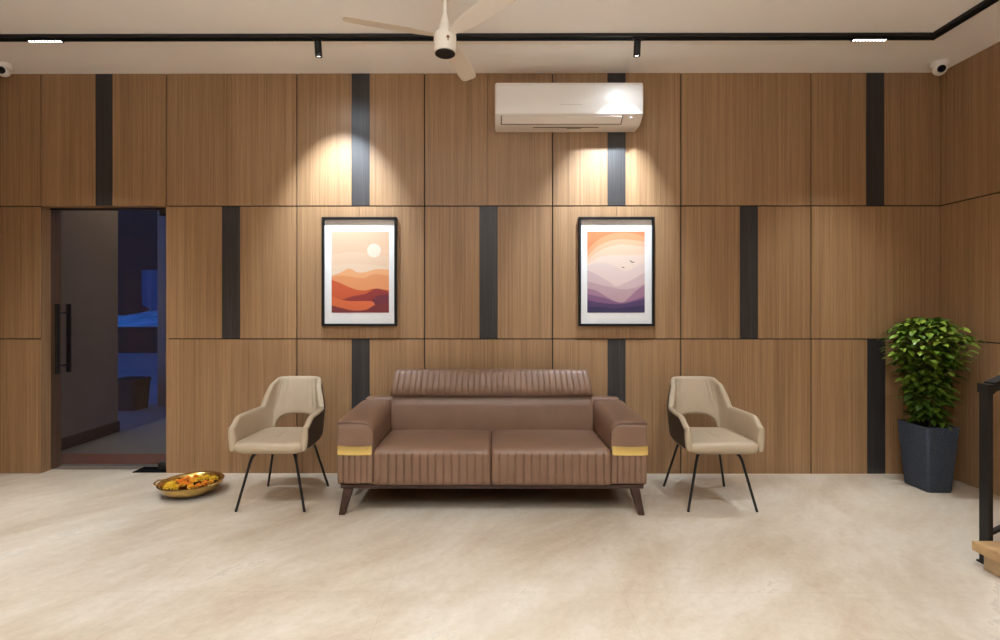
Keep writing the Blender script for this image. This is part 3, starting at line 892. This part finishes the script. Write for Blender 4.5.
def spot(px, label, tx, tz):
    x = (px - VX) / 127 * .861
    r = empty('track_spotlight', label, 'spotlight', (x, TY, TZ0), 0, 'cylinder spotlights')
    tilt = math.radians(10)
    M = Matrix.Rotation(tilt, 4, 'X')
    bm = bmesh.new(); box(bm, -.035, .035, -.014, .014, -.006, .012, .001, 1); tube(bm, [(0, 0, -.004), (0, 0, -.022)], .006, 10); obj('adapter', bm, M_BLACK, r)
    bm = bmesh.new(); lathe(bm, [(0, -.014), (.022, -.014), (.0235, -.017), (.0235, -.114), (.0215, -.115), (.0195, -.112), (.0185, -.104), (0, -.104)], 28, M=M); obj('housing', bm, M_BLACK, r, smooth=True, auto=.6)
    bm = bmesh.new(); lathe(bm, [(0, -.1075), (.018, -.1065), (.018, -.1045), (0, -.1045)], 20, M=M); obj('lens', bm, M_LED, r, smooth=True, auto=.6)
    for pw, size in ((SPOT_W, 64), (SPOT_W * .022, 130)):      # the beam and its faint spill
        d = bpy.data.lights.new('spot_lamp', 'SPOT'); d.energy = pw; d.color = (.75, .875, 1); d.spot_size = math.radians(size); d.spot_blend = 1.0; d.shadow_soft_size = .018
        o = bpy.data.objects.new('spot_lamp', d); COL.objects.link(o)
        p = Vector((x, TY, TZ0)) + M.to_3x3() @ Vector((0, 0, -.128))
        o.location = p
        o.rotation_euler = (Vector((tx, YW, tz)) - p).to_track_quat('-Z', 'Y').to_euler()
    return r
spot(318, 'black cylinder spotlight aimed at the orange poster', -1.19, 2.02)
spot(638, 'black cylinder spotlight above the air conditioner and purple poster', .87, 2.02)
# unseen grilles added on the rest of the loop to supply ambient light
for x, y, rz in ((TX0, .6, PI / 2), (TX1, .6, PI / 2), (-2.2, TYB, 0), (2.0, TYB, 0), (0, TYB, 0)):
    grille(x, y, 'unseen linear grille light added on the track behind the camera', rz, 6)

# added unseen pendant, throws light upward to brighten the ceiling and room
pend = empty('added_fill_pendant', 'added ceiling fill light shaped as a long white pendant behind the camera', 'pendant lamp', (-.2, -.3, 2.2))
bm = bmesh.new(); box(bm, -1.6, 1.6, -.06, .06, -.03, .03, .006, 2); obj('lamp_body', bm, M_WHITE, pend)
bm = bmesh.new(); box(bm, -1.58, 1.58, -.05, .05, .030, .032); obj('diffuser', bm, M_LED, pend)
for sx in (-1.3, 1.3):
    bm = bmesh.new(); tube(bm, [(sx, 0, .02), (sx, 0, ZC - 2.2)], .003, 8); obj('suspension_wire', bm, M_BLACK, pend)
a = area('pendant_fill_light', (0, 0, .04), 3.1, .09, 215, (.885, .957, 1), (PI, 0, 0)); a.parent = pend

# unseen square downlights: first pair placed from chair shadows, the rest added as fill
for x, y, pw in ((-2.3, 1.6, 31), (1.3, 1.5, 28), (-.4, 1.5, 10), (0, -1.2, 5), (-1.6, -2.1, 4), (1.6, -2.1, 4)):
    r = empty('key_and_fill_downlight', 'unseen square white flush ceiling downlight, most of the set added as fill', 'downlight', (x, y, ZC), 0, 'flush ceiling downlights')
    bm = bmesh.new(); box(bm, -.07, .07, -.07, .07, -.012, 0, .004, 2); obj('frame', bm, M_WHITE, r)
    bm = bmesh.new(); box(bm, -.055, .055, -.055, .055, -.0135, -.0115); obj('diffuser', bm, M_LED, r)
    a = area('key_and_fill_lamp', (0, 0, -.02), .10, .10, pw, (.885, .957, 1), spread=110); a.parent = r

# ------------------------------------------------------------------ dome cameras
def dome(px, label):
    x = (px - VX) / 132.5
    r = empty('dome_camera', label, 'security camera', (x, 3.835, ZC), 0, 'turret security cameras')
    bm = bmesh.new(); lathe(bm, [(0, 0), (.056, 0), (.058, -.006), (.056, -.030), (.050, -.038), (0, -.038)], 32); obj('mounting_base', bm, M_WHITE, r, smooth=True, auto=.6)
    d = Vector((-x * .5, -3.835, -1.1)).normalized()
    bm = bmesh.new(); bmesh.ops.create_uvsphere(bm, u_segments=28, v_segments=18, radius=.045, matrix=Matrix.Translation((0, 0, -.052))); obj('ball', bm, M_WHITE, r, smooth=True)
    Q = Matrix.Translation((0, 0, -.052)) @ d.to_track_quat('Z', 'Y').to_matrix().to_4x4()
    bm = bmesh.new(); lathe(bm, [(0, .046), (.022, .046), (.026, .043), (.028, .036), (0, .036)], 24, M=Q); obj('lens', bm, M_LENS, r, smooth=True, auto=.6)
    bm = bmesh.new(); lathe(bm, [(.028, .034), (.028, .042), (.033, .041), (.036, .030)], 24, M=Q); obj('lens_ring', bm, M_WHITE, r, smooth=True, auto=.6)
dome(939, 'white turret security camera on the ceiling above the potted plant')
dome(2, 'white turret security camera on the ceiling above the glass door side')

# ------------------------------------------------------------------ potted plant
px_, py_ = 3.158, 3.712
plant = empty('potted_plant', 'leafy green plant in a square charcoal pot in the corner', 'plant', (px_, py_, 0))
ZR = .466
def pring(hx, hy, r, z): return [(p[0], p[1], z) for p in rrect(hx, hy, r, 6)]
bm = bmesh.new()
loft(bm, [pring(.086, .107, .022, 0), pring(.089, .110, .022, .006), pring(.104, .126, .020, .24), pring(.118, .139, .018, ZR - .004), pring(.117, .138, .018, ZR), pring(.106, .127, .014, ZR), pring(.104, .125, .014, ZR - .005), pring(.102, .123, .014, ZR - .05)])
obj('pot', bm, M_POT, plant, smooth=True, auto=.5)
bm = bmesh.new(); loft(bm, [pring(.102, .123, .014, ZR - .05), pring(.102, .123, .014, ZR - .030)]); obj('soil', bm, M_SOIL, plant)
rnd = random.Random(11)
stems = []
bm = bmesh.new()
for i in range(6):
    a = 2 * PI * i / 6 + .3
    b = Vector((.025 * math.cos(a), .025 * math.sin(a), ZR - .035))
    topz = rnd.uniform(.98, 1.16)
    t = Vector((.12 * math.cos(a) + rnd.uniform(-.03, .03), .12 * math.sin(a) + rnd.uniform(-.03, .03), topz))
    path = [b.lerp(t, k / 6) + Vector((.012 * math.sin(k * 1.3 + i), .012 * math.cos(k * 1.7 + i), 0)) * (k / 6) for k in range(7)]
    stems.append(path)
    tube(bm, path, [.009 - .0009 * k for k in range(7)], 8)
obj('stem', bm, M_STEM, plant, smooth=True)
def crown_r(z):
    prof = [(.46, .06), (.60, .075), (.70, .08), (.80, .095), (.90, .12), (1.0, .145), (1.08, .162), (1.16, .162), (1.22, .12), (1.25, .06)]
    for (z0, r0), (z1, r1) in zip(prof, prof[1:]):
        if z0 <= z <= z1: return r0 + (r1 - r0) * (z - z0) / (z1 - z0)
    return .08
bm = bmesh.new()
tone_faces = []
def leaf(pos, d, up, L, W, tone):
    d = d.normalized(); s = d.cross(up).normalized(); n = s.cross(d).normalized()
    st = [(0, .06), (.18, .62), (.42, 1.0), (.68, .78), (.88, .34), (1.0, .0)]
    rows = []
    for t, w in st:
        c = pos + d * (L * t) - n * (L * .22 * t * t)
        hw = W * .5 * w
        fold = n * (hw * .35)
        wav = n * (W * .05 * math.sin(t * 14))
        if w == 0: rows.append([bm.verts.new(c)])
        else: rows.append([bm.verts.new(c - s * hw + fold + wav), bm.verts.new(c), bm.verts.new(c + s * hw + fold - wav)])
    for a, b in zip(rows, rows[1:]):
        if len(b) == 3:
            fs = [bm.faces.new((a[0], a[1], b[1], b[0])), bm.faces.new((a[1], a[2], b[2], b[1]))]
        else:
            fs = [bm.faces.new((a[0], a[1], b[0])), bm.faces.new((a[1], a[2], b[0]))]
        for f in fs: tone_faces.append((f, tone))
lim_x, lim_y = XR - .02 - px_, YW - .02 - py_
def ok(p): return p.x < lim_x and p.y < lim_y
cnt = 0
for i in range(230):
    q = (i + .5) / 230
    z = .50 + .745 * q ** .8
    r = crown_r(z)
    a = i * 2.39996 + rnd.uniform(-.3, .3)
    rb = r * (.25 + .35 * rnd.random())
    base = Vector((rb * math.cos(a), rb * math.sin(a), z - .01))
    out = Vector((math.cos(a), math.sin(a), rnd.uniform(.05, .35)))
    ln = r * rnd.uniform(.45, 1.0) + .02
    age = rnd.random()
    n = 4
    for k in range(n):
        t = (k + 1) / n
        p = base + out * (ln * t) - Vector((0, 0, 1)) * (.10 * ln / .2 * t * t)
        side = Vector((-out.y, out.x, 0))
        for sgn in ((-1, 1) if k < n - 1 else (0,)):
            d = out * (.6 if sgn else 1) + side * (sgn * .9) + Vector((0, 0, rnd.uniform(-.55, -.05)))
            L = rnd.uniform(.05, .078); W = L * rnd.uniform(.5, .64)
            tip = p + d.normalized() * L
            if not (ok(p) and ok(tip)): continue
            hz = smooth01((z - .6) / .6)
            tone = min(1, max(0, .12 + .40 * age + .32 * hz * t + rnd.uniform(-.12, .12)))  # painted lighter toward the top and tips, as if lit from above
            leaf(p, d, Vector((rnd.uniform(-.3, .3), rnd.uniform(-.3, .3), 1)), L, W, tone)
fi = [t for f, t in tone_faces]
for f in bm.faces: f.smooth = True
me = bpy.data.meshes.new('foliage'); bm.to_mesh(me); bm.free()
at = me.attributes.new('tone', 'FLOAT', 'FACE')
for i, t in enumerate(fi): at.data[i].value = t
fo = bpy.data.objects.new('foliage', me); COL.objects.link(fo); me.materials.append(M_LEAF); fo.parent = plant

# ------------------------------------------------------------------ brass bowl of flowers
bx, by = -2.14, 3.585
bowl = empty('brass_bowl', 'wide brass bowl of yellow and orange flowers on the floor', 'bowl', (bx, by, 0))
bowl.scale = (1.10, 1.10, .87)
bm = bmesh.new()
lathe(bm, [(0, .004), (.06, .0), (.085, .002), (.13, .018), (.155, .042), (.167, .066), (.170, .084), (.176, .091), (.188, .096), (.190, .100), (.186, .103), (.174, .099), (.166, .090), (.161, .070), (.150, .048), (.126, .030), (.10, .024), (.05, .02), (0, .02)], 64)
obj('bowl_body', bm, M_BRASS, bowl, smooth=True, auto=1.0)
for a in (190, -14):
    M = Matrix.Rotation(math.radians(a), 4, 'Z')
    bm = bmesh.new()
    path = [M @ Vector(p) for p in bend([(.178, -.045, .096), (.196, -.042, .101), (.206, -.028, .106), (.206, .028, .106), (.196, .042, .101), (.178, .045, .096)], .016, 5)]
    tube(bm, path, .0062, 10)
    for s in (-1, 1):
        bmesh.ops.create_uvsphere(bm, u_segments=12, v_segments=8, radius=.010, matrix=Matrix.Translation(M @ Vector((.182, s * .045, .099))))
    obj('bowl_handle', bm, M_BRASS, bowl, smooth=True)
bm = bmesh.new(); lathe(bm, [(0, .050), (.150, .050)], 48); obj('water', bm, M_WATER, bowl)

def pompom(m, name, r, seed):
    rn = random.Random(seed)
    bm = bmesh.new()
    # layered petals around a core
    bmesh.ops.create_icosphere(bm, subdivisions=2, radius=r * .70)
    bmesh.ops.scale(bm, vec=(1, 1, .82), verts=bm.verts)
    for f in bm.faces: f.material_index = 1 if f.calc_center_median().z < r * .3 else 0
    n = 56
    for i in range(n):
        zz = 1 - 1.15 * (i + .5) / n
        a = i * 2.39996 + rn.uniform(-.2, .2)
        rr = math.sqrt(max(0, 1 - zz * zz))
        d = Vector((rr * math.cos(a), rr * math.sin(a), zz * .85)).normalized()
        s = d.cross(Vector((.01, .02, 1))).normalized(); u = s.cross(d)
        w = r * .26; c0 = d * r * .6; L = r * rn.uniform(.92, 1.06)
        tw = rn.uniform(-.4, .4); s2 = s * math.cos(tw) + u * math.sin(tw); u2 = d.cross(s2)
        P = [c0 - s2 * w * .5, c0 + s2 * w * .5, d * L + s2 * w + u2 * r * .05, d * L * 1.03 + u2 * r * .16, d * L - s2 * w + u2 * r * .05]
        vs = [bm.verts.new(p) for p in P]; bm.faces.new(vs)
    bmesh.ops.translate(bm, vec=(0, 0, 0), verts=bm.verts)
    me = bpy.data.meshes.new(name); bm.to_mesh(me); bm.free(); me.materials.append(m); me.materials.append(M_CORE)
    for p in me.polygons: p.use_smooth = False
    return me
FL = {'y': pompom(M_PETALY, 'marigold_flower', .0245, 1), 'o': pompom(M_PETALO, 'marigold_flower', .0245, 2), 'a': pompom(M_PETALD, 'marigold_flower', .0245, 3)}
NAMEC = {'y': 'yellow', 'o': 'orange', 'a': 'amber'}
# (zoomed px x, y of the flower, colour, size, where)
flowers = [
 (252, 362, 'y', 1.0, 'yellow flower at the door end of the brass bowl, front edge'),
 (250, 312, 'y', .85, 'small yellow flower against the back rim at the door end of the bowl'),
 (308, 320, 'y', 1.05, 'yellow flower behind the front edge pair at the door end of the bowl'),
 (342, 368, 'y', 1.1, 'yellow flower at the front rim, second from the door end of the bowl'),
 (352, 338, 'y', .8, 'small yellow flower tucked between larger yellow ones in the bowl'),
 (400, 296, 'o', 1.1, 'large orange flower by the back rim, nearest the door end of the bowl'),
 (420, 338, 'a', 1.05, 'amber flower in the middle front of the brass bowl'),
 (478, 272, 'o', 1.0, 'orange flower by the back rim in the middle of the bowl'),
 (490, 322, 'o', .95, 'orange flower at the centre of the brass bowl'),
 (520, 350, 'a', 1.0, 'amber flower at the front rim in the middle of the bowl'),
 (535, 288, 'a', .95, 'amber flower right of centre between orange and yellow blooms in the bowl'),
 (560, 250, 'o', 1.0, 'orange flower touching the back rim right of centre in the bowl'),
 (600, 292, 'y', 1.35, 'largest yellow flower right of the centre of the bowl'),
 (590, 335, 'o', .9, 'orange flower at the front rim below the largest yellow bloom'),
 (665, 266, 'y', 1.1, 'yellow flower by the back rim toward the chair end of the bowl'),
 (655, 316, 'o', 1.0, 'orange flower at the front rim toward the chair end of the bowl'),
 (742, 280, 'y', 1.15, 'yellow flower at the chair end of the bowl beside the handle'),
 (360, 300, 'a', .8, 'small amber flower half hidden left of the large orange bloom'),
 (445, 312, 'o', .8, 'small orange flower hemmed in behind the middle front amber bloom'),
 (700, 300, 'a', .8, 'small amber flower just left of the bloom beside the chair-side handle'),
]
pos = []
for zx, zy, c, s, lab in flowers:
    ix, iy = 140 + zx / 10, 450 + zy / 10
    r = .0236 * s
    zc = .080
    Y = F * (H - zc) / (iy - VY); X = (ix - VX) * Y / F
    pos.append([X - bx, Y - by, r])
for it in range(200):        # push overlapping blooms apart, keep them inside the rim
    for i in range(len(pos)):
        for j in range(i):
            dx, dy = pos[i][0] - pos[j][0], pos[i][1] - pos[j][1]
            d = math.hypot(dx, dy) or 1e-4; need = (pos[i][2] + pos[j][2]) * 1.05
            if d < need:
                k = (need - d) / d * .5
                pos[i][0] += dx * k; pos[i][1] += dy * k; pos[j][0] -= dx * k; pos[j][1] -= dy * k
        d = math.hypot(pos[i][0], pos[i][1]); m = .168 - pos[i][2]
        if d > m: pos[i][0] *= m / d; pos[i][1] *= m / d
for (zx, zy, c, s, lab), (x, y, r) in zip(flowers, pos):
    o = bpy.data.objects.new('marigold_flower', FL[c]); COL.objects.link(o)
    sc = r / .0245
    o.scale = (sc, sc, sc); o.rotation_euler = (rnd.uniform(-.2, .2), rnd.uniform(-.2, .2), rnd.uniform(0, 6))
    o.location = (bx + x, by + y, (.046 + .0235 * sc * .80))
    tag(o, lab, 'flower', 'flowers in the brass bowl')

# ------------------------------------------------------------------ stair and balustrade at the right edge
st = empty('staircase', 'low stone steps at the right edge below the black railing', 'stairs', (2.46, 2.58, 0))
stx = 2.46
for k in range(3):
    x0 = stx + .30 * k; z1 = .136 * (k + 1)
    T = Matrix.Translation((-2.46, -2.58, 0))
    bm = bmesh.new(); box(bm, x0, XR - .001, 1.25, 2.56, z1 - .136, z1 - .046, .001, 1); bm.transform(T); obj('riser', bm, M_RISER, st)
    bm = bmesh.new(); box(bm, x0 - .050, XR - .001, 1.24, 2.572, z1 - .046, z1, .004, 2); bm.transform(T); obj('tread', bm, M_STONE, st)
rail = empty('balustrade', 'black metal and glass stair balustrade at the right edge', 'balustrade', (2.53, 2.62, 0))
def rp(nm, bm, m, **k):
    bm.transform(Matrix.Translation((-2.53, -2.62, 0))); return obj(nm, bm, m, rail, **k)
bm = bmesh.new(); box(bm, 2.506, 2.529, 2.580, 2.634, .0, .885, .002, 1); rp('post', bm, M_BLACK)
bm = bmesh.new(); box(bm, 2.498, 2.537, 2.574, 2.642, 0, .010, .002, 1); rp('base_plate', bm, M_BLACK)
bm = bmesh.new()
sl_ = .136 / .30
loft(bm, [[(x, y, z + (x - 2.5) * sl_ * k) for y, z in ((2.578, .875), (2.636, .875), (2.636, .922), (2.578, .922))] for x, k in ((2.500, 0), (2.535, 0), (2.536, .55), (XR - .002, .9))]); rp('handrail', bm, M_BLACK)
bm = bmesh.new()
loft(bm, [[(x, 2.609, zb), (x, 2.621, zb), (x, 2.621, zt), (x, 2.609, zt)] for x, zb, zt in ((2.532, .156, .872), (XR - .004, .60, 1.26))]); rp('glass_pane', bm, M_CLEAR)
bm = bmesh.new()
loft(bm, [[(x, 2.603, zb - .012), (x, 2.627, zb - .012), (x, 2.627, zb + .004), (x, 2.603, zb + .004)] for x, zb in ((2.532, .154), (XR - .004, .598))]); rp('bottom_channel', bm, M_BLACK)

r = empty('porch_fill_light', 'added unseen fill light in the porch ceiling outside the glass door', 'downlight', (-3.3, 5.4, 3.3))  # lamp added to brighten the corridor wall behind the glass
bm = bmesh.new(); lathe(bm, [(0, -.001), (.05, -.001), (.06, -.008), (.05, -.012), (.045, -.009), (0, -.009)], 24); obj('frame', bm, M_WHITE, r, smooth=True, auto=.6)
a = area('porch_fill_lamp', (0, 0, -.02), .08, .08, 10, (1, .85, .68), spread=150); a.parent = r
# ------------------------------------------------------------------ light and view
w = bpy.data.worlds.new('dusk'); scene.world = w; w.use_nodes = True
bg = w.node_tree.nodes['Background']; bg.inputs[0].default_value = (.004, .125, .60, 1); bg.inputs[1].default_value = 2.2

vs = scene.view_settings
vs.view_transform = 'Standard'; vs.look = 'None'; vs.gamma = 1; vs.use_curve_mapping = False
vs.exposure = -0.08
scene.display_settings.display_device = 'sRGB'
cy = scene.cycles
cy.use_denoising = True
cy.max_bounces = 14; cy.diffuse_bounces = 8; cy.glossy_bounces = 5; cy.transparent_max_bounces = 16; cy.transmission_bounces = 6
cy.sample_clamp_indirect = 6
cy.caustics_reflective = False; cy.caustics_refractive = False
